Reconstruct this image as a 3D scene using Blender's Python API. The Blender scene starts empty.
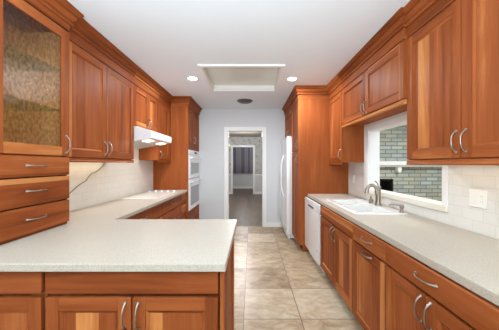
import bpy, bmesh, math, random
from mathutils import Vector
random.seed(7)
S = bpy.context.scene
COL = S.collection
PI = math.pi

# ------------------------------------------------------------------ camera, world, light, exposure
EYE = 1.37
cam_d = bpy.data.cameras.new('camera')
cam = bpy.data.objects.new('camera', cam_d); COL.objects.link(cam)
cam.location = (0, 0, EYE); cam.rotation_euler = (PI/2, 0, 0)
cam_d.sensor_width = 36.0; cam_d.lens = 36.0*233/499
cam_d.shift_x = -2.0/499; cam_d.shift_y = -1.0/499
cam_d.clip_start = 0.02
S.camera = cam
S.view_settings.view_transform = 'Standard'; S.view_settings.look = 'None'
S.view_settings.gamma = 1.0; S.view_settings.use_curve_mapping = False
S.view_settings.exposure = 0.6
S.cycles.use_denoising = True
S.cycles.max_bounces = 10; S.cycles.diffuse_bounces = 6; S.cycles.transparent_max_bounces = 12
S.cycles.sample_clamp_indirect = 6.0

world = bpy.data.worlds.new('world'); S.world = world; world.use_nodes = True
bg = world.node_tree.nodes['Background']
bg.inputs[0].default_value = (0.80, 0.91, 1.0, 1); bg.inputs[1].default_value = 0.62

def area_light(name, loc, rot, size, power, color=(1, 1, 1), shape='RECTANGLE'):
    d = bpy.data.lights.new(name, 'AREA'); d.shape = shape
    d.size = size[0]
    if shape in ('RECTANGLE', 'ELLIPSE'): d.size_y = size[1]
    d.energy = power; d.color = color
    o = bpy.data.objects.new(name, d); COL.objects.link(o)
    o.location = loc; o.rotation_euler = rot
    return o

# daylight from the windows of the dining side behind the camera
area_light('rear_window_daylight', (-0.2, -2.6, 1.5), (PI/2, 0, 0), (3.2, 2.0), 24, (0.84, 0.93, 1.0))
# upward fill light added behind the camera to brighten the ceiling
area_light('ceiling_fill', (-0.35, -0.6, 1.5), (PI-0.3, 0, 0), (1.4, 1.0), 82, (0.76, 0.90, 1.0))
# unseen ceiling lights added in front of the visible lamps for even brightness
for (lx, ly) in ((-0.83, 1.2), (-0.15, -0.4)):
    area_light('ceiling_lamp_and_fill', (lx, ly, 2.56), (0, 0, 0), (0.16, 0.16), 2, (0.92, 0.96, 1.0), 'DISK')
for (lx, ly) in ((-0.83, 3.28), (0.575, 3.30)):
    area_light('ceiling_lamp_and_fill', (lx, ly, 2.56), (0, 0, 0), (0.13, 0.13), 15, (0.92, 0.96, 1.0), 'DISK')
# strips under the wall cabinets
area_light('cabinet_strip_lamp', (-1.68, 2.3, 1.405), (0, 0, 0), (0.06, 0.9), 0.8, (1.0, 0.80, 0.50))
area_light('cabinet_strip_lamp', (1.38, 1.37, 1.385), (0, 0, 0), (0.06, 0.8), 0.5, (1.0, 0.85, 0.60))
# lamps in the underside of the range hood
for ly in (3.06, 3.50): area_light('hood_lamp', (-1.355, ly, 1.666), (0, 0, 0), (0.06, 0.10), 1.5, (1.0, 0.92, 0.8))
# unseen fill lights added to brighten the rooms beyond
for nm, lo, pw in (('hall_fill', (-0.3, 6.9, 2.36), 44), ('hall_fill', (-0.3, 8.6, 2.42), 34), ('far_room_fill', (-0.4, 11.8, 2.42), 22)):
    pd = bpy.data.lights.new(nm, 'POINT'); pd.energy = pw; pd.color = (0.95, 0.96, 1.0); pd.shadow_soft_size = 0.08
    po = bpy.data.objects.new(nm, pd); COL.objects.link(po); po.location = lo
area_light('fireplace_room_fill', (3.0, 2.6, 2.45), (0, 0, 0), (1.2, 1.2), 48, (0.9, 0.96, 1.0))  # unseen light added to lift the brick behind the pass-through

# ------------------------------------------------------------------ materials
def new_mat(name):
    m = bpy.data.materials.new(name); m.use_nodes = True
    nt = m.node_tree; b = nt.nodes['Principled BSDF']
    return m, nt, b
def N(nt, t, **kw):
    n = nt.nodes.new(t)
    for k, v in kw.items(): setattr(n, k, v)
    return n
def L(nt, a, b): nt.links.new(a, b)
def srgb(r, g, b):
    f = lambda c: (c/255/12.92) if c/255 <= 0.04045 else ((c/255+0.055)/1.055)**2.4
    return (f(r), f(g), f(b), 1)
def plain(name, col, rough=0.5, metal=0.0, spec=0.5, coat=0.0):
    m, nt, b = new_mat(name)
    b.inputs['Base Color'].default_value = col; b.inputs['Roughness'].default_value = rough
    b.inputs['Metallic'].default_value = metal; b.inputs['Specular IOR Level'].default_value = spec
    b.inputs['Coat Weight'].default_value = coat
    # faint surface variation keeps every finish procedural
    tc = N(nt, 'ShaderNodeTexCoord'); no = N(nt, 'ShaderNodeTexNoise'); no.inputs['Scale'].default_value = 9
    L(nt, tc.outputs['Object'], no.inputs['Vector'])
    mr = N(nt, 'ShaderNodeMapRange'); mr.inputs['To Min'].default_value = max(0.02, rough-0.04); mr.inputs['To Max'].default_value = rough+0.04
    L(nt, no.outputs['Fac'], mr.inputs['Value']); L(nt, mr.outputs['Result'], b.inputs['Roughness'])
    return m
def ramp(nt, stops):
    r = N(nt, 'ShaderNodeValToRGB'); e = r.color_ramp.elements
    e[0].position, e[0].color = stops[0]; e[1].position, e[1].color = stops[-1]
    for p, c in stops[1:-1]:
        x = e.new(p); x.color = c
    return r
def math_node(nt, op, a=None, b=None, c=None):
    n = N(nt, 'ShaderNodeMath', operation=op)
    for i, v in enumerate((a, b, c)):
        if v is None: continue
        if isinstance(v, (int, float)): n.inputs[i].default_value = v
        else: L(nt, v, n.inputs[i])
    return n.outputs[0]

def wood(name, axis, tint=1.0, board=0.11, pale=False, veneer=False):
    m, nt, b = new_mat(name)
    tc = N(nt, 'ShaderNodeTexCoord'); oi = N(nt, 'ShaderNodeObjectInfo')
    rnd = math_node(nt, 'MULTIPLY', oi.outputs['Random'], 41.0)
    add = N(nt, 'ShaderNodeVectorMath', operation='ADD')
    L(nt, tc.outputs['Object'], add.inputs[0]); L(nt, rnd, add.inputs[1])
    mp = N(nt, 'ShaderNodeMapping')
    sc = {'x': (1.1, 12, 12), 'y': (12, 1.1, 12), 'z': (12, 12, 1.1)}[axis]
    mp.inputs['Scale'].default_value = sc
    L(nt, add.outputs[0], mp.inputs['Vector'])
    n1 = N(nt, 'ShaderNodeTexNoise'); n1.inputs['Scale'].default_value = 1.0; n1.inputs['Detail'].default_value = 7; n1.inputs['Roughness'].default_value = 0.6; n1.inputs['Distortion'].default_value = 0.45
    L(nt, mp.outputs[0], n1.inputs['Vector'])
    sep = N(nt, 'ShaderNodeSeparateXYZ'); L(nt, add.outputs[0], sep.inputs[0])
    if axis == 'z': cross = math_node(nt, 'ADD', sep.outputs['X'], sep.outputs['Y'])
    else: cross = sep.outputs['Z']
    idx = math_node(nt, 'FLOOR', math_node(nt, 'DIVIDE', cross, board))
    wn = N(nt, 'ShaderNodeTexWhiteNoise', noise_dimensions='1D'); L(nt, idx, wn.inputs['W'])
    tone = math_node(nt, 'ADD', math_node(nt, 'MULTIPLY', n1.outputs['Fac'], 0.68), math_node(nt, 'MULTIPLY_ADD', wn.outputs['Value'], 0.17, 0.06))
    tone = math_node(nt, 'ADD', tone, math_node(nt, 'MULTIPLY', math_node(nt, 'GREATER_THAN', wn.outputs['Value'], 0.89), 0.11))
    if veneer: tone = math_node(nt, 'MULTIPLY_ADD', n1.outputs['Fac'], 0.42, 0.32)
    t = tint
    c = lambda r, g, bl: tuple(list(x*t for x in srgb(r, g, bl)[:3])+[1])
    if pale == 'maple': rp = ramp(nt, [(0.2, c(190, 138, 88)), (0.5, c(226, 178, 122)), (0.8, c(242, 204, 152))])
    elif pale: rp = ramp(nt, [(0.2, c(172, 106, 58)), (0.5, c(192, 126, 74)), (0.8, c(210, 148, 94))])
    else: rp = ramp(nt, [(0.22, c(90, 42, 20)), (0.40, c(134, 68, 33)), (0.56, c(156, 85, 44)), (0.74, c(196, 126, 70)), (0.92, c(214, 158, 104))])
    L(nt, tone, rp.inputs[0]); L(nt, rp.outputs[0], b.inputs['Base Color'])
    # fine pores
    mp2 = N(nt, 'ShaderNodeMapping'); mp2.inputs['Scale'].default_value = tuple(v*9 for v in sc)
    L(nt, add.outputs[0], mp2.inputs['Vector'])
    n2 = N(nt, 'ShaderNodeTexNoise'); n2.inputs['Scale'].default_value = 1.0; L(nt, mp2.outputs[0], n2.inputs['Vector'])
    bp = N(nt, 'ShaderNodeBump'); bp.inputs['Strength'].default_value = 0.05; bp.inputs['Distance'].default_value = 0.002
    L(nt, n2.outputs['Fac'], bp.inputs['Height']); L(nt, bp.outputs[0], b.inputs['Normal'])
    b.inputs['Roughness'].default_value = 0.46; b.inputs['Specular IOR Level'].default_value = 0.08
    return m
WZ = wood('cherry_upright_grain', 'z'); WY = wood('cherry_lengthwise_grain', 'y'); WX = wood('cherry_crosswise_grain', 'x')
WP = wood('cherry_sapwood', 'y', pale=True)
WD = wood('cherry_carcass_shade', 'z', 0.45)  # cherry darkened so the gaps between fronts read as shadow
LINING = wood('pale_brown_lining', 'z', 1.0, pale='maple')
WV = wood('cherry_veneer', 'z', veneer=True)
W4 = [WZ, WY, WX, WP, WD, WV]
I = {'z': 0, 'y': 1, 'x': 2, 'p': 3, 'd': 4, 'v': 5}

def counter_mat():
    m, nt, b = new_mat('speckled_solid_surface')
    tc = N(nt, 'ShaderNodeTexCoord')
    n1 = N(nt, 'ShaderNodeTexNoise'); n1.inputs['Scale'].default_value = 170; n1.inputs['Detail'].default_value = 2
    n2 = N(nt, 'ShaderNodeTexVoronoi'); n2.inputs['Scale'].default_value = 120
    L(nt, tc.outputs['Object'], n1.inputs['Vector']); L(nt, tc.outputs['Object'], n2.inputs['Vector'])
    r1 = ramp(nt, [(0.30, srgb(168, 158, 144)), (0.48, srgb(185, 176, 162)), (0.7, srgb(192, 184, 171))])
    L(nt, n1.outputs['Fac'], r1.inputs[0])
    r2 = ramp(nt, [(0.10, srgb(188, 186, 178)), (0.22, (1, 1, 1, 1))]); L(nt, n2.outputs['Distance'], r2.inputs[0])
    mx = N(nt, 'ShaderNodeMix', data_type='RGBA', blend_type='MULTIPLY'); mx.inputs[0].default_value = 0.16
    L(nt, r1.outputs[0], mx.inputs[6]); L(nt, r2.outputs[0], mx.inputs[7]); L(nt, mx.outputs[2], b.inputs['Base Color'])
    b.inputs['Roughness'].default_value = 0.38; b.inputs['Specular IOR Level'].default_value = 0.3
    return m
COUNTER = counter_mat()

def tile_wall():
    m, nt, b = new_mat('cream_subway_tile')
    tc = N(nt, 'ShaderNodeTexCoord'); sp = N(nt, 'ShaderNodeSeparateXYZ'); cb = N(nt, 'ShaderNodeCombineXYZ')
    L(nt, tc.outputs['Object'], sp.inputs[0]); L(nt, sp.outputs['Y'], cb.inputs[0]); L(nt, sp.outputs['Z'], cb.inputs[1])
    br = N(nt, 'ShaderNodeTexBrick'); br.inputs['Scale'].default_value = 1.0
    br.inputs['Brick Width'].default_value = 0.152; br.inputs['Row Height'].default_value = 0.076
    br.inputs['Mortar Size'].default_value = 0.0022; br.inputs['Mortar Smooth'].default_value = 0.2
    br.inputs['Color1'].default_value = srgb(228, 226, 220); br.inputs['Color2'].default_value = srgb(224, 221, 214); br.inputs['Mortar'].default_value = srgb(216, 212, 204)
    L(nt, cb.outputs[0], br.inputs['Vector']); L(nt, br.outputs['Color'], b.inputs['Base Color'])
    bp = N(nt, 'ShaderNodeBump'); bp.inputs['Strength'].default_value = 0.12; bp.inputs['Distance'].default_value = 0.002; bp.invert = True
    L(nt, br.outputs['Fac'], bp.inputs['Height']); L(nt, bp.outputs[0], b.inputs['Normal'])
    b.inputs['Roughness'].default_value = 0.25
    return m
TILE = tile_wall()

def floor_tile():
    m, nt, b = new_mat('travertine_floor_tile')
    tc = N(nt, 'ShaderNodeTexCoord')
    mp = N(nt, 'ShaderNodeMapping'); mp.inputs['Location'].default_value = (0.069, -2.058, 0)
    L(nt, tc.outputs['Object'], mp.inputs['Vector'])
    dv = N(nt, 'ShaderNodeVectorMath', operation='SCALE'); dv.inputs['Scale'].default_value = 1/0.506
    L(nt, mp.outputs[0], dv.inputs[0])
    sp = N(nt, 'ShaderNodeSeparateXYZ'); L(nt, dv.outputs[0], sp.inputs[0])
    edge = None
    for ax in ('X', 'Y'):
        fr = math_node(nt, 'FRACT', sp.outputs[ax])
        d = math_node(nt, 'MINIMUM', fr, math_node(nt, 'SUBTRACT', 1.0, fr))
        edge = d if edge is None else math_node(nt, 'MINIMUM', edge, d)
    grout = math_node(nt, 'LESS_THAN', edge, 0.0075)
    fl = N(nt, 'ShaderNodeVectorMath', operation='FLOOR'); L(nt, dv.outputs[0], fl.inputs[0])
    wn = N(nt, 'ShaderNodeTexWhiteNoise', noise_dimensions='2D'); L(nt, fl.outputs[0], wn.inputs['Vector'])
    off = N(nt, 'ShaderNodeVectorMath', operation='MULTIPLY_ADD')
    L(nt, wn.outputs['Color'], off.inputs[0]); off.inputs[1].default_value = (20, 20, 20); L(nt, tc.outputs['Object'], off.inputs[2])
    mp2 = N(nt, 'ShaderNodeMapping'); mp2.inputs['Scale'].default_value = (1.0, 1.7, 1); mp2.inputs['Rotation'].default_value = (0, 0, 0.25)
    L(nt, off.outputs[0], mp2.inputs['Vector'])
    n1 = N(nt, 'ShaderNodeTexNoise'); n1.inputs['Scale'].default_value = 6.5; n1.inputs['Detail'].default_value = 9; n1.inputs['Roughness'].default_value = 0.68; n1.inputs['Distortion'].default_value = 0.5
    L(nt, mp2.outputs[0], n1.inputs['Vector'])
    tone = math_node(nt, 'ADD', math_node(nt, 'MULTIPLY', n1.outputs['Fac'], 0.62), math_node(nt, 'MULTIPLY_ADD', wn.outputs['Value'], 0.20, 0.055))
    rp = ramp(nt, [(0.30, srgb(122, 96, 70)), (0.43, srgb(166, 142, 112)), (0.56, srgb(196, 178, 150)), (0.70, srgb(216, 206, 186))])
    L(nt, tone, rp.inputs[0])
    mx = N(nt, 'ShaderNodeMix', data_type='RGBA'); L(nt, grout, mx.inputs[0]); L(nt, rp.outputs[0], mx.inputs[6]); mx.inputs[7].default_value = srgb(112, 100, 86)
    L(nt, mx.outputs[2], b.inputs['Base Color'])
    bp = N(nt, 'ShaderNodeBump'); bp.inputs['Strength'].default_value = 0.4; bp.inputs['Distance'].default_value = 0.003; bp.invert = True
    L(nt, grout, bp.inputs['Height']); L(nt, bp.outputs[0], b.inputs['Normal'])
    b.inputs['Roughness'].default_value = 0.33
    return m
FLOOR_TILE = floor_tile()

def plank_mat():
    m, nt, b = new_mat('grey_brown_floor_planks')
    tc = N(nt, 'ShaderNodeTexCoord'); sp = N(nt, 'ShaderNodeSeparateXYZ'); cb = N(nt, 'ShaderNodeCombineXYZ')
    L(nt, tc.outputs['Object'], sp.inputs[0]); L(nt, sp.outputs['Y'], cb.inputs[0]); L(nt, sp.outputs['X'], cb.inputs[1])
    br = N(nt, 'ShaderNodeTexBrick'); br.inputs['Scale'].default_value = 1.0; br.offset = 0.37
    br.inputs['Brick Width'].default_value = 1.2; br.inputs['Row Height'].default_value = 0.15; br.inputs['Mortar Size'].default_value = 0.004
    br.inputs['Color1'].default_value = srgb(112, 93, 74); br.inputs['Color2'].default_value = srgb(84, 68, 54); br.inputs['Mortar'].default_value = srgb(78, 66, 58)
    L(nt, cb.outputs[0], br.inputs['Vector'])
    mp = N(nt, 'ShaderNodeMapping'); mp.inputs['Scale'].default_value = (22, 1.6, 1); L(nt, tc.outputs['Object'], mp.inputs['Vector'])
    no = N(nt, 'ShaderNodeTexNoise'); no.inputs['Scale'].default_value = 1.0; no.inputs['Detail'].default_value = 5; L(nt, mp.outputs[0], no.inputs['Vector'])
    rp = ramp(nt, [(0.3, (0.55, 0.55, 0.55, 1)), (0.7, (1.15, 1.15, 1.15, 1))]); L(nt, no.outputs['Fac'], rp.inputs[0])
    mx = N(nt, 'ShaderNodeMix', data_type='RGBA', blend_type='MULTIPLY'); mx.inputs[0].default_value = 1.0
    L(nt, br.outputs['Color'], mx.inputs[6]); L(nt, rp.outputs[0], mx.inputs[7]); L(nt, mx.outputs[2], b.inputs['Base Color'])
    b.inputs['Roughness'].default_value = 0.4
    return m
PLANK = plank_mat()

def brick_mat():
    m, nt, b = new_mat('grey_painted_brick')
    tc = N(nt, 'ShaderNodeTexCoord'); sp = N(nt, 'ShaderNodeSeparateXYZ'); cb = N(nt, 'ShaderNodeCombineXYZ')
    L(nt, tc.outputs['Object'], sp.inputs[0]); L(nt, sp.outputs['X'], cb.inputs[0]); L(nt, sp.outputs['Z'], cb.inputs[1])
    br = N(nt, 'ShaderNodeTexBrick'); br.inputs['Scale'].default_value = 1.0
    br.inputs['Brick Width'].default_value = 0.235; br.inputs['Row Height'].default_value = 0.079; br.inputs['Mortar Size'].default_value = 0.008; br.inputs['Bias'].default_value = -0.1
    br.inputs['Color1'].default_value = srgb(182, 188, 184); br.inputs['Color2'].default_value = srgb(146, 152, 148); br.inputs['Mortar'].default_value = srgb(116, 119, 115)
    L(nt, cb.outputs[0], br.inputs['Vector'])
    no = N(nt, 'ShaderNodeTexNoise'); no.inputs['Scale'].default_value = 2.2; no.inputs['Detail'].default_value = 4; L(nt, tc.outputs['Object'], no.inputs['Vector'])
    rp = ramp(nt, [(0.42, (0.95, 0.97, 0.96, 1)), (0.66, (1.12, 1.04, 0.86, 1))]); L(nt, no.outputs['Fac'], rp.inputs[0])
    mx = N(nt, 'ShaderNodeMix', data_type='RGBA', blend_type='MULTIPLY'); mx.inputs[0].default_value = 1.0
    L(nt, br.outputs['Color'], mx.inputs[6]); L(nt, rp.outputs[0], mx.inputs[7]); L(nt, mx.outputs[2], b.inputs['Base Color'])
    bp = N(nt, 'ShaderNodeBump'); bp.inputs['Strength'].default_value = 0.6; bp.inputs['Distance'].default_value = 0.01; bp.invert = True
    L(nt, br.outputs['Fac'], bp.inputs['Height']); L(nt, bp.outputs[0], b.inputs['Normal'])
    b.inputs['Roughness'].default_value = 0.7
    return m
BRICK = brick_mat()

def wallpaper():
    m, nt, b = new_mat('grey_patterned_wallpaper')
    tc = N(nt, 'ShaderNodeTexCoord')
    vo = N(nt, 'ShaderNodeTexVoronoi'); vo.inputs['Scale'].default_value = 5.5; L(nt, tc.outputs['Object'], vo.inputs['Vector'])
    no = N(nt, 'ShaderNodeTexNoise'); no.inputs['Scale'].default_value = 14; L(nt, tc.outputs['Object'], no.inputs['Vector'])
    s = math_node(nt, 'ADD', vo.outputs['Distance'], math_node(nt, 'MULTIPLY', no.outputs['Fac'], 0.6))
    rp = ramp(nt, [(0.4, srgb(160, 160, 157)), (0.62, srgb(182, 181, 177)), (0.9, srgb(194, 192, 187))]); L(nt, s, rp.inputs[0])
    L(nt, rp.outputs[0], b.inputs['Base Color']); b.inputs['Roughness'].default_value = 0.8
    return m
WALLPAPER = wallpaper()

def painted(name, col, rough=0.7):
    m, nt, b = new_mat(name)
    tc = N(nt, 'ShaderNodeTexCoord'); no = N(nt, 'ShaderNodeTexNoise'); no.inputs['Scale'].default_value = 140; no.inputs['Detail'].default_value = 3
    L(nt, tc.outputs['Object'], no.inputs['Vector'])
    bp = N(nt, 'ShaderNodeBump'); bp.inputs['Strength'].default_value = 0.08; bp.inputs['Distance'].default_value = 0.002
    L(nt, no.outputs['Fac'], bp.inputs['Height']); L(nt, bp.outputs[0], b.inputs['Normal'])
    b.inputs['Base Color'].default_value = col; b.inputs['Roughness'].default_value = rough
    return m
CEIL = painted('ceiling_paint', srgb(236, 243, 250), 0.85)
BLUE = painted('pale_blue_wall_paint', srgb(212, 215, 217), 0.7)
CREAM = painted('cream_wall_paint', srgb(228, 222, 210), 0.7)
TRIM = plain('white_trim_paint', srgb(238, 238, 236), 0.35)
HALLC = painted('hall_ceiling_paint', srgb(206, 196, 184), 0.85)
WAINS = painted('light_grey_wainscot_paint', srgb(206, 206, 204), 0.6)
APPL = plain('white_appliance_enamel', srgb(238, 239, 240), 0.22, coat=0.3)
APPL2 = plain('white_appliance_plastic', srgb(226, 228, 230), 0.4)
GREYGLASS = plain('grey_oven_glass', srgb(150, 154, 158), 0.12)
DARK = plain('dark_slot', srgb(40, 38, 36), 0.6)
BLACK = plain('firebox_black', srgb(16, 15, 14), 0.8)  # even black for the firebox liner
NICKEL = plain('brushed_nickel', srgb(160, 152, 142), 0.3, 1.0)
NICKEL2 = plain('brushed_nickel_dark', srgb(150, 140, 128), 0.3, 1.0)
PORC = plain('white_porcelain', srgb(226, 225, 221), 0.15, coat=0.2)
COOK = plain('white_ceramic_glass', srgb(236, 234, 228), 0.10)
RING = plain('grey_burner_print', srgb(196, 192, 186), 0.15)
PLATE = plain('white_cover_plate', srgb(240, 238, 232), 0.35)
CORDM = plain('black_cord_rubber', srgb(28, 26, 25), 0.5)
BRASS = plain('brass', srgb(196, 158, 84), 0.3, 1.0)
VENTM = plain('grey_vent_metal', srgb(120, 116, 110), 0.45, 0.4)
PANELM = plain('pale_green_grey_acrylic', srgb(220, 223, 212), 0.22)
BLINDM = plain('dark_plum_grey_fabric', srgb(88, 84, 92), 0.8)
BLIND2 = plain('mid_plum_grey_fabric', srgb(120, 116, 124), 0.8)
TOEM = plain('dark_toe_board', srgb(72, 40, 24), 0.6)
FILTER = plain('grey_mesh_filter', srgb(196, 194, 188), 0.45, 0.3)
def emit(name, col, s):
    m, nt, b = new_mat(name)
    b.inputs['Emission Color'].default_value = col; b.inputs['Emission Strength'].default_value = s
    b.inputs['Base Color'].default_value = col
    return m
LAMP = emit('lit_lamp_lens', (1, 0.96, 0.9, 1), 6.0)
LENS = emit('lit_hood_lens', (1, 0.94, 0.85, 1), 1.0)
CANDLE = emit('lit_candle_bulb', (1, 0.8, 0.5, 1), 5.0)

def seeded_glass():
    m, nt, b = new_mat('seeded_cabinet_glass')
    out = nt.nodes['Material Output']
    tc = N(nt, 'ShaderNodeTexCoord'); mp = N(nt, 'ShaderNodeMapping'); mp.inputs['Scale'].default_value = (60, 60, 34)
    L(nt, tc.outputs['Object'], mp.inputs['Vector'])
    no = N(nt, 'ShaderNodeTexNoise'); no.inputs['Scale'].default_value = 1.0; no.inputs['Detail'].default_value = 2; L(nt, mp.outputs[0], no.inputs['Vector'])
    bp = N(nt, 'ShaderNodeBump'); bp.inputs['Strength'].default_value = 0.8; bp.inputs['Distance'].default_value = 0.004
    L(nt, no.outputs['Fac'], bp.inputs['Height'])
    tr = N(nt, 'ShaderNodeBsdfTransparent')
    rr = ramp(nt, [(0.38, (0.74, 0.66, 0.55, 1)), (0.58, (1.0, 0.98, 0.94, 1))]); L(nt, no.outputs['Fac'], rr.inputs[0]); L(nt, rr.outputs[0], tr.inputs[0])  # light and dark ripple of refraction painted into the pane's tint
    rf = N(nt, 'ShaderNodeBsdfRefraction'); rf.inputs['IOR'].default_value = 1.25; rf.inputs['Roughness'].default_value = 0.05; rf.inputs['Color'].default_value = (0.95, 0.94, 0.9, 1)
    L(nt, bp.outputs[0], rf.inputs['Normal'])
    mx = N(nt, 'ShaderNodeMixShader'); mx.inputs[0].default_value = 0.40
    L(nt, tr.outputs[0], mx.inputs[1]); L(nt, rf.outputs[0], mx.inputs[2])
    gl = N(nt, 'ShaderNodeBsdfGlossy'); gl.inputs['Roughness'].default_value = 0.1; L(nt, bp.outputs[0], gl.inputs['Normal'])
    m2 = N(nt, 'ShaderNodeMixShader'); m2.inputs[0].default_value = 0.035
    L(nt, mx.outputs[0], m2.inputs[1]); L(nt, gl.outputs[0], m2.inputs[2]); L(nt, m2.outputs[0], out.inputs[0])
    return m
GLASS = seeded_glass()
def clear_glass():
    m, nt, b = new_mat('shelf_glass'); out = nt.nodes['Material Output']
    tr = N(nt, 'ShaderNodeBsdfTransparent'); tr.inputs[0].default_value = (0.80, 0.88, 0.84, 1)
    gl = N(nt, 'ShaderNodeBsdfGlossy'); gl.inputs['Roughness'].default_value = 0.05
    mx = N(nt, 'ShaderNodeMixShader'); mx.inputs[0].default_value = 0.12
    L(nt, tr.outputs[0], mx.inputs[1]); L(nt, gl.outputs[0], mx.inputs[2]); L(nt, mx.outputs[0], out.inputs[0])
    return m
SHELFGLASS = clear_glass()

# ------------------------------------------------------------------ mesh helpers
class MB:
    def __init__(s): s.v = []; s.f = []; s.m = []; s.sm = []
    def add(s, vs, fs, m=0, smooth=False):
        o = len(s.v); s.v += [tuple(p) for p in vs]
        for f in fs: s.f.append([o+i for i in f]); s.m.append(m); s.sm.append(smooth)
    def box(s, x0, x1, y0, y1, z0, z1, m=0):
        x0, x1 = sorted((x0, x1)); y0, y1 = sorted((y0, y1)); z0, z1 = sorted((z0, z1))
        vs = [(x, y, z) for z in (z0, z1) for y in (y0, y1) for x in (x0, x1)]
        s.add(vs, [(0, 2, 3, 1), (4, 5, 7, 6), (0, 1, 5, 4), (2, 6, 7, 3), (0, 4, 6, 2), (1, 3, 7, 5)], m); return s
    def tube(s, pts, rad, seg=10, m=0, cap=True):
        pts = [Vector(p) for p in pts]; n = len(pts)
        if not hasattr(rad, '__len__'): rad = [rad]*n
        up = None; vs = []
        for i, p in enumerate(pts):
            t = (pts[min(i+1, n-1)]-pts[max(i-1, 0)]).normalized()
            if up is None:
                up = t.orthogonal().normalized()
            up = (up - t*up.dot(t)).normalized(); b = t.cross(up)
            for k in range(seg):
                a = 2*PI*k/seg; vs.append(p+(up*math.cos(a)+b*math.sin(a))*rad[i])
        fs = [(i*seg+k, i*seg+(k+1) % seg, (i+1)*seg+(k+1) % seg, (i+1)*seg+k) for i in range(n-1) for k in range(seg)]
        s.add(vs, fs, m, True)
        if cap: s.add(vs[:seg], [tuple(range(seg))[::-1]], m); s.add(vs[-seg:], [tuple(range(seg))], m)
        return s
    def lathe(s, c, prof, axis='z', seg=24, m=0, close=True):
        vs = []
        for r, h in prof:
            for k in range(seg):
                a = 2*PI*k/seg; p = (r*math.cos(a), r*math.sin(a), h)
                if axis == 'x': p = (p[2], p[0], p[1])
                elif axis == 'y': p = (p[0], p[2], p[1])
                vs.append((c[0]+p[0], c[1]+p[1], c[2]+p[2]))
        n = len(prof)
        s.add(vs, [(i*seg+k, i*seg+(k+1) % seg, (i+1)*seg+(k+1) % seg, (i+1)*seg+k) for i in range(n-1) for k in range(seg)], m, True)
        if close:
            s.add(vs[:seg], [tuple(range(seg))[::-1]], m); s.add(vs[-seg:], [tuple(range(seg))], m)
        return s
    def prism_y(s, prof, y0, y1, m=0):          # profile in (x, z) run along y
        n = len(prof); vs = [(x, y0, z) for x, z in prof]+[(x, y1, z) for x, z in prof]
        s.add(vs, [(i, (i+1) % n, n+(i+1) % n, n+i) for i in range(n)]+[tuple(range(n))[::-1], tuple(range(n, 2*n))], m); return s
    def sweep(s, path, side, prof, m):           # profile (out, z) along a horizontal polyline with mitres; side=+1 left of travel, -1 right
        P = [Vector((p[0], p[1])) for p in path]; nrm = []
        for a, b in zip(P, P[1:]):
            d = (b-a).normalized(); nrm.append(Vector((-d.y, d.x))*side)
        k = len(prof); vs = []
        for i, p in enumerate(P):
            if i == 0: o = nrm[0]
            elif i == len(P)-1: o = nrm[-1]
            else: o = (nrm[i-1]+nrm[i])/(1+nrm[i-1].dot(nrm[i]))
            for w, z in prof: vs.append((p.x+o.x*w, p.y+o.y*w, z))
        for i in range(len(P)-1):
            mm = m[i] if hasattr(m, '__len__') else m
            s.add(vs[i*k:(i+2)*k], [(j, (j+1) % k, k+(j+1) % k, k+j) for j in range(k)], mm)
        s.add(vs[:k], [tuple(range(k))[::-1]], m if not hasattr(m, '__len__') else m[0]); s.add(vs[-k:], [tuple(range(k))], m if not hasattr(m, '__len__') else m[-1])
        return s
    def build(s, name, mats, parent=None, loc=None, bevel=0.0, seg=2, label=None):
        loc = ORG[parent.name] if parent is not None else Vector(loc or (0, 0, 0))
        me = bpy.data.meshes.new(name)
        me.from_pydata([(x-loc[0], y-loc[1], z-loc[2]) for x, y, z in s.v], [], s.f)
        for mt in (mats if isinstance(mats, (list, tuple)) else [mats]): me.materials.append(mt)
        for p, mi, sm in zip(me.polygons, s.m, s.sm): p.material_index = mi; p.use_smooth = sm
        bm = bmesh.new(); bm.from_mesh(me); bmesh.ops.recalc_face_normals(bm, faces=bm.faces[:]); bm.to_mesh(me); bm.free()
        o = bpy.data.objects.new(name, me); COL.objects.link(o)
        if parent is not None: o.parent = parent
        else: o.location = loc
        ORG[o.name] = Vector(loc)
        if bevel:
            md = o.modifiers.new('edge', 'BEVEL'); md.width = bevel; md.segments = seg; md.limit_method = 'ANGLE'; md.angle_limit = math.radians(50)
        if label: o['label'] = label
        return o
ORG = {}
def thing(name, label, cat, loc, group=None):
    o = bpy.data.objects.new(name, None); COL.objects.link(o); o.location = loc; o.empty_display_size = 0.1
    ORG[o.name] = Vector(loc); o['label'] = label; o['category'] = cat
    if group: o['group'] = group
    return o
def tag(o, label, cat, group=None):
    o['label'] = label; o['category'] = cat
    if group: o['group'] = group
    return o
def struct(o, label=None, cat=None):
    o['kind'] = 'structure'
    if label: o['label'] = label
    if cat: o['category'] = cat
    return o

# a face frame: u along the cabinet run, v up, w out of the face
class Face:
    def __init__(s, kind, base): s.k = kind; s.b = base
    def p(s, u, v, w):
        if s.k == 'R': return (s.b-w, u, v)     # faces -x
        if s.k == 'L': return (s.b+w, u, v)     # faces +x
        return (u, s.b-w, v)                    # 'F' faces -y
    def box(s, mb, u0, u1, v0, v1, w0, w1, m=0):
        a = s.p(u0, v0, w0); b = s.p(u1, v1, w1)
        mb.box(a[0], b[0], a[1], b[1], a[2], b[2], m)
    @property
    def h(s): return I['x'] if s.k == 'F' else I['y']

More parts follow.
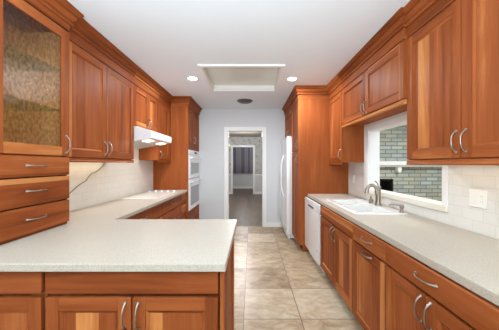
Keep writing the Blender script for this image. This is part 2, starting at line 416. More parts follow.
def add_handle(fc, u, v, orient, parent, wface, length=0.125, proj=0.03, mat=None):
    pts = []; rad = []; n = 14
    for i in range(n+1):
        t = -1+2*i/n
        w = wface + proj*(1-abs(t)**3.2)
        al = t*length/2
        pts.append(fc.p(u+(al if orient == 'h' else 0), v+(al if orient == 'v' else 0), w))
        rad.append(0.0040+0.0032*abs(t)**5)
    mb = MB().tube(pts, rad, 8)
    for sgn in (-1, 1):
        al = sgn*length/2
        c = fc.p(u+(al if orient == 'h' else 0), v+(al if orient == 'v' else 0), wface)
        ax = 'y' if fc.k == 'F' else 'x'; d = {'R': -1, 'L': 1, 'F': -1}[fc.k]
        mb.lathe(c, [(0.0095, 0), (0.0095, 0.002*d), (0.006, 0.006*d)], ax, 12)
    return mb.build('handle', mat or NICKEL, parent, label='brushed nickel bow handle')

def add_door(fc, parent, u0, u1, v0, v1, handle=None, t=0.02, stile=0.062, glass=False, name='door'):
    g = 0.0034
    u0, u1 = u0+g, u1-g; v0, v1 = v0+g, v1-g
    mb = MB()
    fc.box(mb, u0, u0+stile, v0, v1, 0, t, I['z']); fc.box(mb, u1-stile, u1, v0, v1, 0, t, I['z'])
    fc.box(mb, u0+stile, u1-stile, v0, v0+stile, 0, t, fc.h); fc.box(mb, u0+stile, u1-stile, v1-stile, v1, 0, t, fc.h)
    d = mb.build(name, W4, parent, bevel=0.0018)
    a0, a1, b0, b1 = u0+stile, u1-stile, v0+stile, v1-stile
    if glass:
        pm = MB(); fc.box(pm, a0-0.004, a1+0.004, b0-0.004, b1+0.004, 0.007, 0.011)
        pm.build('glass_pane', GLASS, d, label='clear seeded textured glass pane')
    else:
        pm = MB(); e = 0.016; wl = t-0.009
        # sloped bead round the recessed panel
        q = 0.004; out = [(a0, b0), (a1, b0), (a1, b1), (a0, b1)]
        inn = [(a0+e, b0+e), (a1-e, b0+e), (a1-e, b1-e), (a0+e, b1-e)]
        mid = [(a0+q, b0+q), (a1-q, b0+q), (a1-q, b1-q), (a0+q, b1-q)]
        for k in range(4):
            j = (k+1) % 4; ax = fc.h if k in (0, 2) else I['z']
            A, B2, C2, D = out[k], out[j], inn[j], inn[k]; M1, M2 = mid[k], mid[j]
            pm.add([fc.p(*A, t-0.0045), fc.p(*B2, t-0.0045), fc.p(*M2, t-0.0045), fc.p(*M1, t-0.0045), fc.p(*C2, wl-0.004), fc.p(*D, wl-0.004), fc.p(*A, 0.003), fc.p(*B2, 0.003)], [(0, 1, 2, 3), (3, 2, 4, 5), (6, 7, 1, 0)], ax)
        fc.box(pm, a0+e, a1-e, b0+e, b1-e, 0.003, wl-0.002, I['z'])
        pm.build('panel', W4, d, bevel=0.002)
    if handle:
        hu, hv, ho = handle; add_handle(fc, hu, hv, ho, d, t)
    return d

def add_drawer(fc, parent, u0, u1, v0, v1, handle=True, t=0.02, pale=0.0, name='drawer'):
    g = 0.002; mb = MB()
    if pale:
        fc.box(mb, u0+g, u1-g, v0+g, v1-g-pale, 0, t, fc.h); fc.box(mb, u0+g, u1-g, v1-g-pale, v1-g, 0, t, I['p'])
    else: fc.box(mb, u0+g, u1-g, v0+g, v1-g, 0, t, fc.h)
    d = mb.build(name, W4, parent, bevel=0.003)
    if handle: add_handle(fc, (u0+u1)/2, (v0+v1)/2+0.005, 'h', d, t, length=0.135)
    return d

Z_CEIL = 2.576; Z_FRZ = 2.367; Z_CR = 2.462
CROWN = [(0.0, 2.452), (0.016, 2.452), (0.018, 2.462), (0.016, 2.470), (0.004, 2.472), (0.004, 2.486), (0.014, 2.492), (0.022, 2.500), (0.034, 2.518), (0.036, 2.522), (0.024, 2.524), (0.024, 2.532), (0.044, 2.540), (0.058, 2.552), (0.063, 2.556), (0.063, 2.574), (0.0, 2.574)]
RAILP = [(-0.02, 0.0), (0.004, 0.0), (0.010, 0.010), (0.004, 0.018), (0.004, 0.034), (-0.02, 0.034)]

def add_crown(parent, path, side, m, zfrz=Z_FRZ, th=0.018):
    mb = MB().sweep(path, side, [(-th, zfrz), (0.0, zfrz), (0.0, Z_CR), (-th, Z_CR)], m)
    mb.build('frieze', W4, parent, bevel=0.0015)
    MB().sweep(path, side, CROWN, m).build('crown_moulding', W4, parent)

def wall_cabinet(name, label, kind, face, wall, y0, y1, z0, divs, handles, rail=True, group='wall cabinets', zt=Z_FRZ, crown=None, dz0=None):
    """face = x of the door fronts, wall = x of the wall"""
    sg = 1 if kind == 'L' else -1
    base = face - sg*0.02
    fc = Face(kind, base)
    t = thing(name, label, 'cabinet', ((face+wall)/2, (y0+y1)/2, z0), group)
    mb = MB().box(wall, base-sg*0.001, y0+0.001, y1-0.001, z0, Z_CEIL-0.004, I['v'])
    mb.build('body', W4, t, bevel=0.0015)
    ys = [y0]+divs+[y1]
    for i, (a, b) in enumerate(zip(ys, ys[1:])):
        add_door(fc, t, a, b, (dz0 or z0)+0.004, zt-0.006, handles[i])
    if rail:
        MB().sweep([(base, y0+0.001), (base, y1-0.001)], -sg, [(w+0.014, z0-0.036+z) for w, z in RAILP], I['y']).build('light_rail', W4, t)
    add_crown(t, crown or [(face, y0), (face, y1)], -sg, I['y'] if not crown else [I['y'] if abs(a[0]-b[0]) < 1e-4 else I['x'] for a, b in zip(crown, crown[1:])], zt)
    return t

# ------------------------------------------------------------------ the setting
XL, XR, YB = -1.78, 1.52, 5.085
struct(MB().box(XL-0.2, 5.2, -3.0, YB+0.06, -0.08, 0.0).build('floor', FLOOR_TILE))
struct(MB().box(-3.0, 2.6, YB+0.06, 13.2, -0.08, 0.0).build('floor_hall', PLANK))
# ceiling with the light box opening
LX0, LX1, LY0, LY1 = -0.62, 0.375, 2.86, 3.78
mb = MB()
mb.box(XL-0.2, LX0, -3.0, YB+0.12, Z_CEIL, Z_CEIL+0.1); mb.box(LX1, XR+0.14, -3.0, YB+0.12, Z_CEIL, Z_CEIL+0.1)
mb.box(LX0, LX1, -3.0, LY0, Z_CEIL, Z_CEIL+0.1); mb.box(LX0, LX1, LY1, YB+0.12, Z_CEIL, Z_CEIL+0.1)
struct(mb.build('ceiling', CEIL))
struct(MB().box(XL-0.12, XL, -1.2, YB+0.12, 0, Z_CEIL).build('wall_left', CREAM))
# right wall with the pass-through opening
OY0, OY1, OZ0, OZ1 = 1.843, 3.0, 1.045, 1.80
mb = MB(); wx0, wx1 = XR, XR+0.125
mb.box(wx0, wx1, -1.2, OY0, 0, Z_CEIL); mb.box(wx0, wx1, OY1, YB+0.12, 0, Z_CEIL)
mb.box(wx0, wx1, OY0, OY1, 0, OZ0); mb.box(wx0, wx1, OY0, OY1, OZ1, Z_CEIL)
struct(mb.build('wall_right', CREAM))
# back wall with the doorway
DX0, DX1, DZ = -0.513, 0.249, 2.095
mb = MB()
mb.box(XL, DX0, YB, YB+0.12, 0, Z_CEIL); mb.box(DX1, XR, YB, YB+0.12, 0, Z_CEIL); mb.box(DX0, DX1, YB, YB+0.12, DZ, Z_CEIL)
struct(mb.build('wall_back', BLUE))
# backsplashes
mb = MB().box(XL, XL+0.008, 1.0, 4.20, 0.9055, 1.86)
struct(mb.build('wall_left_backsplash', TILE))
mb = MB()
mb.box(XR-0.008, XR, -0.6, OY0-0.052, 0.9055, 1.42); mb.box(XR-0.008, XR, OY0-0.052, 3.118, 0.9055, 0.995); mb.box(XR-0.008, XR, 3.118, 3.635, 0.9055, 1.42)
struct(mb.build('wall_right_backsplash', TILE))
# doorway lining and casing
mb = MB(); c = 0.082; d = 0.018
mb.box(DX0-c, DX0, YB-d, YB, 0, DZ+c); mb.box(DX1, DX1+c-0.01, YB-d, YB, 0, DZ+c); mb.box(DX0, DX1, YB-d, YB, DZ, DZ+c)
mb.box(DX0, DX0+0.012, YB, YB+0.12, 0, DZ); mb.box(DX1-0.012, DX1, YB, YB+0.12, 0, DZ); mb.box(DX0, DX1, YB, YB+0.12, DZ-0.012, DZ)
struct(mb.build('door_1', TRIM, bevel=0.003))
mb = MB().box(DX1+c-0.01, 0.66, YB-0.014, YB, 0, 0.095); mb.box(-1.17, DX0-c, YB-0.014, YB, 0, 0.095)
struct(mb.build('baseboard_back', TRIM, bevel=0.003))
# pass-through casing, jambs and sill
mb = MB(); f = 0.016
mb.box(XR-f, XR, OY1, OY1+0.118, 1.045, OZ1+0.052); mb.box(XR-f, XR, OY0-0.05, OY0, 1.045, OZ1+0.052)
mb.box(XR-f, XR, OY0, OY1, OZ1, OZ1+0.052)
mb.box(XR-0.002, XR+0.125, OY1-0.012, OY1, OZ0, OZ1); mb.box(XR-0.002, XR+0.125, OY0, OY0+0.012, OZ0, OZ1)
mb.box(XR-0.002, XR+0.125, OY0, OY1, OZ1-0.012, OZ1)
w1 = mb.build('window_1', TRIM, bevel=0.003); struct(w1)
SILL = plain('cream_sill_paint', srgb(232, 226, 212), 0.4)
struct(MB().box(XR-0.028, XR+0.13, OY0-0.052, OY1+0.02, 0.997, OZ0+0.002).build('window_sill_1', SILL, bevel=0.005))
# hall and room beyond the doorway
Y2 = 10.6; OX0, OX1, OH = -0.842, 0.068, 2.13
mb = MB().box(-3.0, -2.9, YB+0.12, 13.2, 0, 2.6); struct(mb.build('wall_hall_left', WALLPAPER))
mb = MB().box(2.4, 2.5, YB+0.12, 13.2, 0, 2.6); struct(mb.build('wall_hall_right', WALLPAPER))
mb = MB().box(-3.0, 2.5, YB+0.12, 13.2, 2.6, 2.7); struct(mb.build('ceiling_hall', HALLC))
mb = MB()
mb.box(-2.9, OX0, Y2, Y2+0.12, 0, 2.6); mb.box(OX1, 2.4, Y2, Y2+0.12, 0, 2.6); mb.box(OX0, OX1, Y2, Y2+0.12, OH, 2.6)
struct(mb.build('wall_hall_end', WALLPAPER))
mb = MB(); mb.box(-2.9, OX0-0.09, Y2-0.02, Y2, 0, 0.86); mb.box(OX1+0.09, 2.4, Y2-0.02, Y2, 0, 0.86)
struct(mb.build('wall_hall_wainscot', WAINS))
mb = MB(); mb.box(-2.9, OX0-0.09, Y2-0.045, Y2, 0.86, 0.91); mb.box(OX1+0.09, 2.4, Y2-0.045, Y2, 0.86, 0.91)
mb.box(-2.9, OX0-0.09, Y2-0.035, Y2-0.02, 0, 0.12); mb.box(OX1+0.09, 2.4, Y2-0.035, Y2-0.02, 0, 0.12)
struct(mb.build('trim_1', TRIM, bevel=0.004))
mb = MB(); mb.box(OX0-0.09, OX0, Y2-0.03, Y2+0.12, 0, OH+0.09); mb.box(OX1, OX1+0.09, Y2-0.03, Y2+0.12, 0, OH+0.09); mb.box(OX0, OX1, Y2-0.03, Y2+0.12, OH, OH+0.09)
struct(mb.build('door_2', TRIM, bevel=0.004))
Y3 = 13.0
mb = MB(); mb.box(-2.9, 2.4, Y3, Y3+0.12, 0, 2.6); struct(mb.build('wall_far_room', WAINS))
mb = MB(); mb.box(-2.9, 2.4, Y3-0.015, Y3, 0, 0.12); struct(mb.build('baseboard_far_room', TRIM))
# blinds on the far window
mb = MB(); x = -1.05
while x < 0.14:
    mb.prism_y([(x, 0.86), (x+0.088, 0.86), (x+0.088, 2.34), (x, 2.34)], Y3-0.075+random.uniform(-.006, .006), Y3-0.06, random.choice((0, 0, 1)))
    x += 0.096
mb.box(-1.07, 0.16, Y3-0.10, Y3-0.04, 2.34, 2.41)
mb.box(-1.07, 0.16, Y3-0.05, Y3-0.001, 0.86, 2.41)
tag(mb.build('vertical_blind', [BLINDM, BLIND2], loc=(-0.45, Y3-0.06, 0.86)), 'dark plum grey vertical blind on the window two rooms beyond the doorway', 'blind')
t = thing('wall_sconce', 'small brass candle sconce glowing on the hall wallpaper beyond the doorway', 'lamp', (-1.02, Y2, 2.0))
MB().lathe((-1.02, Y2-0.02, 2.02), [(0.035, 0.018), (0.05, 0.01), (0.03, -0.006), (0.01, -0.012)], 'y').build('backplate', BRASS, t)
MB().tube([(-1.02, Y2-0.02, 2.02), (-1.02, Y2-0.08, 1.99), (-1.02, Y2-0.13, 2.02), (-1.02, Y2-0.13, 2.06)], 0.011, 8).lathe((-1.02, Y2-0.13, 2.06), [(0.02, 0), (0.042, 0.012), (0.04, 0.02)]).build('arm', BRASS, t)
MB().lathe((-1.02, Y2-0.13, 2.075), [(0.018, 0), (0.018, 0.10)]).build('candle_sleeve', PLATE, t)
MB().lathe((-1.02, Y2-0.13, 2.175), [(0.012, 0), (0.027, 0.03), (0.02, 0.065), (0.004, 0.10)]).build('bulb', CANDLE, t)

# fireplace room behind the pass-through
YF = 4.7
mb = MB()
FX0, FX1, FZ = 2.10, 2.865, 1.07
mb.box(XR+0.125, FX0, YF, YF+0.4, 0, 2.576); mb.box(FX1, 5.2, YF, YF+0.4, 0, 2.576); mb.box(FX0, FX1, YF, YF+0.4, FZ, 2.576); mb.box(FX0, FX1, YF+0.36, YF+0.4, 0, FZ)
struct(mb.build('wall_fireplace', BRICK))
struct(MB().box(5.2, 5.3, -3, YF+0.4, 0, 2.576).build('wall_side_room', CREAM))
struct(MB().box(XR+0.14, 5.3, -3, YF+0.4, 2.576, 2.676).build('ceiling_side_room', CEIL))
t = thing('firebox_liner', 'black firebox set in the grey brick wall seen through the pass-through', 'fireplace', ((FX0+FX1)/2, YF+0.1, 0.0))
mb = MB(); e = 0.004
mb.box(FX0+e, FX0+0.03, YF+0.01, YF+0.35, 0, FZ-e); mb.box(FX1-0.03, FX1-e, YF+0.01, YF+0.35, 0, FZ-e); mb.box(FX0+0.03, FX1-0.03, YF+0.01, YF+0.35, FZ-0.03, FZ-e); mb.box(FX0+0.03, FX1-0.03, YF+0.32, YF+0.35, 0, FZ-0.03)
mb.build('liner', BLACK, t)
t = thing('mantel_shelf', 'white painted mantel shelf running along the grey brick fireplace wall', 'mantel', (3.0, YF, 1.31))
MB().box(1.75, 4.6, YF-0.17, YF, 1.345, 1.425).box(1.79, 4.56, YF-0.13, YF, 1.315, 1.345).build('shelf', TRIM, t, bevel=0.006)
for bx in (2.93, 4.3, 1.95):
    MB().prism_y([(bx-0.04, 1.315), (bx+0.04, 1.315), (bx+0.04, 1.25), (bx+0.02, 1.20), (bx-0.02, 1.20), (bx-0.04, 1.25)], YF-0.10, YF).build('corbel', TRIM, t, bevel=0.006)

# ------------------------------------------------------------------ worktops
ZC = 0.905; TC = 0.04
PX = -0.12; PY0, PY1 = 1.086, 1.966; LXF = -1.155
def slab(poly, z0, z1):
    mb = MB(); n = len(poly)
    mb.add([(x, y, z0) for x, y in poly]+[(x, y, z1) for x, y in poly], [(i, (i+1) % n, n+(i+1) % n, n+i) for i in range(n)]+[tuple(range(n))[::-1], tuple(range(n, 2*n))]); return mb
o = slab([(XL+0.0085, PY0), (PX, PY0), (PX, PY1), (LXF, PY1), (LXF, 4.20), (XL+0.0085, 4.20)], ZC-TC, ZC).build('worktop', COUNTER, loc=(-1.0, 1.9, ZC-TC), bevel=0.006, seg=3)
tag(o, 'speckled off-white L-shaped worktop of the peninsula and cooktop wall', 'worktop')
RXF = 0.875; SX0, SX1, SY0, SY1 = 0.995, 1.385, 2.19, 2.97
# right worktop with the sink cut-out
mb = MB()
def ring_slab(mb, o, i, z0, z1):
    ox0, ox1, oy0, oy1 = o; ix0, ix1, iy0, iy1 = i
    O = [(ox0, oy0), (ox1, oy0), (ox1, oy1), (ox0, oy1)]; Q = [(ix0, iy0), (ix1, iy0), (ix1, iy1), (ix0, iy1)]
    vs = [(x, y, z) for z in (z0, z1) for (x, y) in O+Q]
    fs = []
    for k in range(4):
        j = (k+1) % 4
        fs += [(8+k, 8+j, 12+j, 12+k), (k, 4+k, 4+j, j), (k, j, 8+j, 8+k), (4+k, 12+k, 12+j, 4+j)]
    mb.add(vs, fs)
ring_slab(mb, (RXF, XR-0.0085, -0.6, 3.636), (SX0, SX1, SY0, SY1), ZC-TC, ZC)
o = mb.build('worktop', COUNTER, loc=(1.2, 1.5, ZC-TC), bevel=0.006, seg=3)
tag(o, 'long speckled cream worktop holding the white sink under the pass-through', 'worktop')

# ------------------------------------------------------------------ base cabinets
ZT = ZC-TC-0.003; ZG = 0.735; ZK = 0.10
def base_body(t, kind, face, back, u0, u1, end=None, top=None):
    mb = MB(); zt = top or ZT
    if kind == 'F':
        mb.box(u0+0.001, u1-0.001, face+0.021, back, ZK, zt, I['d']); mb.build('body', W4, t)
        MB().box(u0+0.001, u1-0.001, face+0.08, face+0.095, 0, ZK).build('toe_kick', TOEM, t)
    else:
        s = 1 if kind == 'L' else -1
        mb.box(back, face-s*0.021, u0+0.001, u1-0.001, ZK, zt, I['d']); mb.build('body', W4, t)
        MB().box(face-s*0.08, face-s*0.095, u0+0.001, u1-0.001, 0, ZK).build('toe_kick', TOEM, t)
RF = 0.85
fR = Face('R', RF+0.02)
RB = XR-0.001
BG = 'base cabinets under the worktops'
# sink base
t = thing('base_cabinet', 'cherry sink base cabinet with two doors beside the white dishwasher', 'cabinet', (1.15, 2.42, 0), BG)
mb = MB()
mb.box(RF+0.021, RB, 1.958, 2.879, ZK, 0.66, I['d']); mb.box(RF+0.021, RF+0.04, 1.958, 2.879, 0.66, ZT, I['d'])
mb.build('body', W4, t)
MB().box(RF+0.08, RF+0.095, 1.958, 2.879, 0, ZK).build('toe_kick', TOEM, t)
add_drawer(fR, t, 1.957, 2.88, ZG+0.006, ZT, handle=False, name='false_drawer_front')
add_door(fR, t, 2.419, 2.88, ZK+0.012, ZG-0.006, (2.419+0.035, 0.64, 'v'))
add_door(fR, t, 1.957, 2.419, ZK+0.012, ZG-0.006, (2.419-0.035, 0.64, 'v'))
# pull-out
t = thing('base_cabinet', 'narrow cherry base cabinet with one drawer over a pull-out door with level handle', 'cabinet', (1.15, 1.72, 0), BG)
base_body(t, 'R', RF, RB, 1.478, 1.957)
add_drawer(fR, t, 1.478, 1.957, ZG+0.006, ZT)
add_door(fR, t, 1.478, 1.957, ZK+0.012, ZG-0.006, ((1.478+1.957)/2, 0.70, 'h'))
# wide unit near the camera
t = thing('base_cabinet', 'wide cherry base cabinet with one long drawer above two doors under the cream worktop', 'cabinet', (1.15, 1.14, 0), BG)
base_body(t, 'R', RF, RB, 0.798, 1.478)
add_drawer(fR, t, 0.798, 1.478, ZG+0.006, ZT)
add_door(fR, t, 1.138, 1.478, ZK+0.012, ZG-0.006, (1.138+0.032, 0.645, 'v'))
add_door(fR, t, 0.798, 1.138, ZK+0.012, ZG-0.006, (1.138-0.032, 0.645, 'v'))

# peninsula
PF = 1.11; fF = Face('F', PF+0.02); PB = 1.60
t = thing('base_cabinet', 'peninsula cabinet with a wide blank drawer front above two cherry doors', 'cabinet', (-0.57, 1.35, 0), BG)
base_body(t, 'F', PF, PB, -0.99, -0.152)
add_drawer(fF, t, -0.985, -0.157, ZG+0.014, ZT-0.004, handle=False, name='false_drawer_front')
add_door(fF, t, -0.985, -0.571, ZK+0.012, ZG, (-0.571-0.031, 0.645, 'v'))
add_door(fF, t, -0.571, -0.157, ZK+0.012, ZG, (-0.571+0.031, 0.645, 'v'))
t = thing('base_cabinet', 'corner peninsula cabinet below the hutch, cut off by the left picture edge', 'cabinet', (-1.2, 1.35, 0), BG)
base_body(t, 'F', PF, PB, XL+0.002, -0.99)
MB().box(XL+0.002, -1.449, PF, PF+0.02, ZK+0.012, ZT-0.004, I['z']).build('filler_panel', W4, t, bevel=0.002)
add_drawer(fF, t, -1.445, -1.0, ZG+0.014, ZT-0.004, handle=False, name='false_drawer_front')
add_door(fF, t, -1.445, -1.0, ZK+0.012, ZG, (-1.41, 0.645, 'v'))
t = thing('end_panel', 'cherry end panel closing the free end of the peninsula beside the tile floor', 'panel', (-0.14, 1.35, 0))
MB().box(-0.150, -0.129, PF, PB, 0, ZT, I['z']).build('board', W4, t, bevel=0.002)
MB().box(-0.129, -0.119, PB-0.07, PB, 0, ZT, I['z']).build('stile', W4, t, bevel=0.002)

# cooktop wall
LF = -1.180; fL = Face('L', LF-0.02); LB = XL+0.001
t = thing('base_cabinet', 'cherry drawer unit of the cooktop wall just behind the peninsula', 'cabinet', (-1.5, 2.6, 0), BG)
base_body(t, 'L', LF, LB, 2.0, 3.08)
add_drawer(fL, t, 2.0, 3.08, 0.69, ZT); add_door(fL, t, 2.0, 2.54, ZK+0.012, 0.68, (2.505, 0.6, 'v')); add_door(fL, t, 2.54, 3.08, ZK+0.012, 0.68, (2.575, 0.6, 'v'))
t = thing('base_cabinet', 'cherry unit with wide drawers directly below the white cooktop', 'cabinet', (-1.5, 3.5, 0), BG)
base_body(t, 'L', LF, LB, 3.08, 3.94)
for a, b in ((0.69, ZT), (0.40, 0.68), (ZK+0.012, 0.39)): add_drawer(fL, t, 3.08, 3.94, a, b)
t = thing('base_cabinet', 'slim cherry drawer unit between the cooktop drawers and the oven tower', 'cabinet', (-1.5, 4.15, 0), BG)
base_body(t, 'L', LF, LB, 3.94, 4.20)
for a, b in ((0.69, ZT), (0.40, 0.68), (ZK+0.012, 0.39)): add_drawer(fL, t, 3.94, 4.20, a, b)

# ------------------------------------------------------------------ hutch with glass door and drawers
HF = -1.42; HY0, HY1 = 1.262, 1.82; Hb = HF-0.02; fH = Face('L', Hb)
t = thing('hutch_cabinet', 'cherry hutch standing on the peninsula with a seeded-glass door above three drawers', 'cabinet', (-1.63, 1.54, ZC))
mb = MB(); wx = XL+0.0085
mb.box(wx, Hb, HY0, HY0+0.018, ZC+0.001, Z_CEIL-0.004, I['z']); mb.box(wx, Hb, HY1-0.018, HY1, ZC+0.001, Z_CEIL-0.004, I['z'])
mb.box(wx, wx+0.01, HY0+0.018, HY1-0.018, ZC+0.001, Z_CEIL-0.004, I['z'])
lin = MB().box(wx+0.0102, wx+0.014, HY0+0.018, HY1-0.018, 1.434, 2.388).box(wx+0.014, Hb-0.006, HY1-0.0225, HY1-0.0182, 1.434, 2.388).box(wx+0.014, Hb-0.006, HY0+0.0182, HY0+0.0225, 1.434, 2.388)
lin.build('lining', LINING, t, label='pale brown inside lining')
for z in (ZC+0.001, 1.415, 2.39): mb.box(wx+0.01, Hb, HY0+0.018, HY1-0.018, z, z+0.018, I['y'])
mb.box(wx+0.01, Hb-0.004, HY0+0.018, HY1-0.018, 0.925, 1.41, I['d'])
mb.build('body', W4, t, bevel=0.0015)
for z in (1.775, 2.08):
    MB().box(wx+0.011, Hb-0.02, HY0+0.019, HY1-0.019, z, z+0.007).build('shelf', SHELFGLASS, t, label='glass shelf')
dz = add_door(fH, t, HY0, HY1, 1.4286, 2.394, (HY1-0.034, 1.52, 'v'), stile=0.068, glass=True)
add_drawer(fH, t, HY0, HY1, 1.286, 1.424)
add_drawer(fH, t, HY0, HY1, 1.102, 1.281, pale=0.032)
add_drawer(fH, t, HY0, HY1, 0.925, 1.096)
add_crown(t, [(HF, HY0), (HF, HY1+0.004), (-1.475, HY1+0.004)], -1, [I['y'], I['x']], 2.402)

# ------------------------------------------------------------------ wall cabinets, left
UF = -1.455; wl = XL+0.0085
wall_cabinet('wall_cabinet', 'tall two-door cherry wall cabinet above the black cord and tiled backsplash', 'L', UF, wl, 1.826, 2.885, 1.421, [2.345], [(2.345-0.035, 1.525, 'v'), (2.345+0.035, 1.525, 'v')])
wall_cabinet('wall_cabinet', 'short two-door cherry wall cabinet above the white range hood', 'L', UF, wl, 2.885, 3.66, 1.846, [3.29], [(3.29-0.03, 1.94, 'v'), (3.29+0.03, 1.94, 'v')], rail=False)
wall_cabinet('wall_cabinet', 'narrow cherry wall cabinet squeezed between range hood and oven tower', 'L', UF, wl, 3.66, 4.20, 1.43, [], [(3.70, 1.52, 'v')])

# oven tower
TF = -1.142; TY0, TY1 = 4.205, YB-0.002; fT = Face('L', TF-0.02)
t = thing('oven_tower_cabinet', 'tall cherry tower cabinet housing the white double oven', 'cabinet', (-1.5, 4.7, 0), 'tall cabinets')
mb = MB(); bx = TF-0.021
mb.box(LB, TF, TY0, TY0+0.02, 0, Z_CEIL-0.004, I['v']); mb.box(LB, bx, TY1-0.02, TY1, 0, Z_CEIL-0.004, I['z'])
mb.box(LB, LB+0.015, TY0+0.02, TY1-0.02, 0, Z_CEIL-0.004, I['z'])
mb.box(LB+0.015, bx, TY0+0.02, TY1-0.02, 1.65, Z_CEIL-0.004, I['z']); mb.box(LB+0.015, bx, TY0+0.02, TY1-0.02, ZK, 0.49, I['z'])
mb.box(bx, TF, TY0+0.02, TY1, 1.636, 1.735, I['y'])
mb.build('body', W4, t, bevel=0.0015)
ym = (TY0+TY1)/2+0.01
add_door(fT, t, TY0+0.02, ym, 1.738, 2.395, (ym-0.03, 1.84, 'v'), stile=0.055); add_door(fT, t, ym, TY1, 1.738, 2.395, (ym+0.03, 1.84, 'v'), stile=0.055)
add_drawer(fT, t, TY0+0.02, TY1, 0.31, 0.495); add_drawer(fT, t, TY0+0.02, TY1, ZK+0.01, 0.305)
add_crown(t, [(-1.44, TY0-0.005), (TF+0.005, TY0-0.005), (TF+0.005, TY1)], -1, [I['x'], I['y']], 2.41, 0.0045)
t = thing('double_oven', 'white built-in double wall oven in the cherry tower', 'oven', (-1.4, 4.72, 0.5))
ox = TF-0.018
MB().box(-1.70, ox, TY0+0.03, TY1-0.03, 0.505, 1.63).build('housing', APPL2, t)
MB().box(ox, TF+0.012, TY0+0.024, TY1-0.005, 1.545, 1.632).build('control_panel', APPL, t, bevel=0.004)
fO = Face('L', ox)
for z0, z1 in ((1.105, 1.54), (0.515, 1.09)):
    mb = MB(); fO.box(mb, TY0+0.024, TY1-0.005, z0, z1, 0.001, 0.034)
    dr = mb.build('oven_door', APPL, t, bevel=0.006)
    mb = MB(); fO.box(mb, TY0+0.12, TY1-0.1, z0+0.08, z1-0.14, 0.030, 0.0355); mb.build('window', GREYGLASS, dr, label='grey glass window')
    hz = z1-0.055
    mb = MB().tube([fO.p(TY0+0.07, hz, 0.075), fO.p(TY1-0.06, hz, 0.075)], 0.011, 10)
    for yy in (TY0+0.10, TY1-0.09): mb.tube([fO.p(yy, hz, 0.03), fO.p(yy, hz, 0.075)], 0.008, 8)
    mb.build('handle', APPL, dr)
mb = MB(); mb.box(TF+0.012, TF+0.0135, 4.62, 4.82, 1.57, 1.608); mb.build('display', DARK, t, label='dark clock display')

# range hood
t = thing('range_hood', 'white under-cabinet range hood above the cooktop', 'range hood', (-1.55, 3.27, 1.6))
hy0, hy1 = 2.90, 3.645; hx = XL+0.0085
mb = MB(); MBp = [(hx, 1.842), (-1.42, 1.842), (-1.33, 1.812), (-1.262, 1.792), (-1.25, 1.782), (-1.25, 1.70), (-1.262, 1.692), (hx, 1.60)]
mb.prism_y(MBp, hy0, hy1); mb.build('shell', APPL, t, bevel=0.004)
def under(xa, xb, ya, yb, dz, mat, nm, lb):
    zz = lambda x: 1.692+(x+1.262)*(1.692-1.60)/(-1.262-hx)
    m = MB(); m.prism_y([(xa, zz(xa)-dz), (xb, zz(xb)-dz), (xb, zz(xb)+0.002), (xa, zz(xa)+0.002)], ya, yb); m.build(nm, mat, t, label=lb)
under(-1.70, -1.44, 3.03, 3.52, 0.006, FILTER, 'filter', 'grey mesh grease filter')
under(-1.40, -1.31, 3.42, 3.58, 0.008, LENS, 'lamp_lens', 'lit lamp lens'); under(-1.40, -1.31, 2.98, 3.14, 0.008, LENS, 'lamp_lens', 'lit lamp lens')

# cooktop
t = thing('cooktop', 'white glass cooktop with a row of white knobs beside the oven tower', 'cooktop', (-1.53, 3.5, ZC))
MB().box(-1.74, -1.245, 3.06, 3.95, ZC+0.0005, ZC+0.009).build('glass_top', COOK, t, bevel=0.003)
for (cx, cy, r) in ((-1.37, 3.28, 0.085), (-1.62, 3.28, 0.105), (-1.37, 3.62, 0.105), (-1.62, 3.62, 0.085)):
    mb = MB(); n = 32; vs = []
    for rr in (r, r-0.006):
        for z in (ZC+0.0088, ZC+0.0096):
            vs += [(cx+rr*math.cos(2*PI*k/n), cy+rr*math.sin(2*PI*k/n), z) for k in range(n)]
    fs = []
    for k in range(n):
        j = (k+1) % n; fs += [(n+k, n+j, 3*n+j, 3*n+k), (k, j, n+j, n+k), (2*n+k, 3*n+k, 3*n+j, 2*n+j)]
    mb.add(vs, fs); mb.build('burner_ring', RING, t, label='grey printed burner ring')
for k in range(5):
    cx = -1.70+k*0.102
    MB().lathe((cx, 3.885, ZC+0.009), [(0.021, 0), (0.021, 0.003), (0.017, 0.005), (0.016, 0.013), (0.013, 0.016)], seg=16).box(cx-0.003, cx+0.003, 3.869, 3.901, ZC+0.02, ZC+0.028).build('knob', APPL, t, label='white cooktop knob')

# ------------------------------------------------------------------ wall cabinets, right
BF = 1.21; wr = XR-0.0085
wall_cabinet('wall_cabinet', 'narrow single-door cherry wall cabinet between the pantry and the pass-through', 'R', BF, wr, 3.126, 3.636, 1.394, [], [(3.17, 1.50, 'v')])
wall_cabinet('wall_cabinet', 'short two-door cherry bridge cabinet over the pass-through and faucet', 'R', BF, wr, 1.852, 3.126, 1.886, [2.487], [(2.487+0.032, 1.975, 'v'), (2.487-0.032, 1.975, 'v')],
             crown=[(1.234, 1.852), (BF, 1.852), (BF, 3.126)])
wall_cabinet('wall_cabinet', 'big two-door cherry wall cabinet above the double switch plate', 'R', 1.232, wr, 0.894, 1.851, 1.399, [1.372], [(1.372-0.032, 1.505, 'v'), (1.372+0.032, 1.505, 'v')])

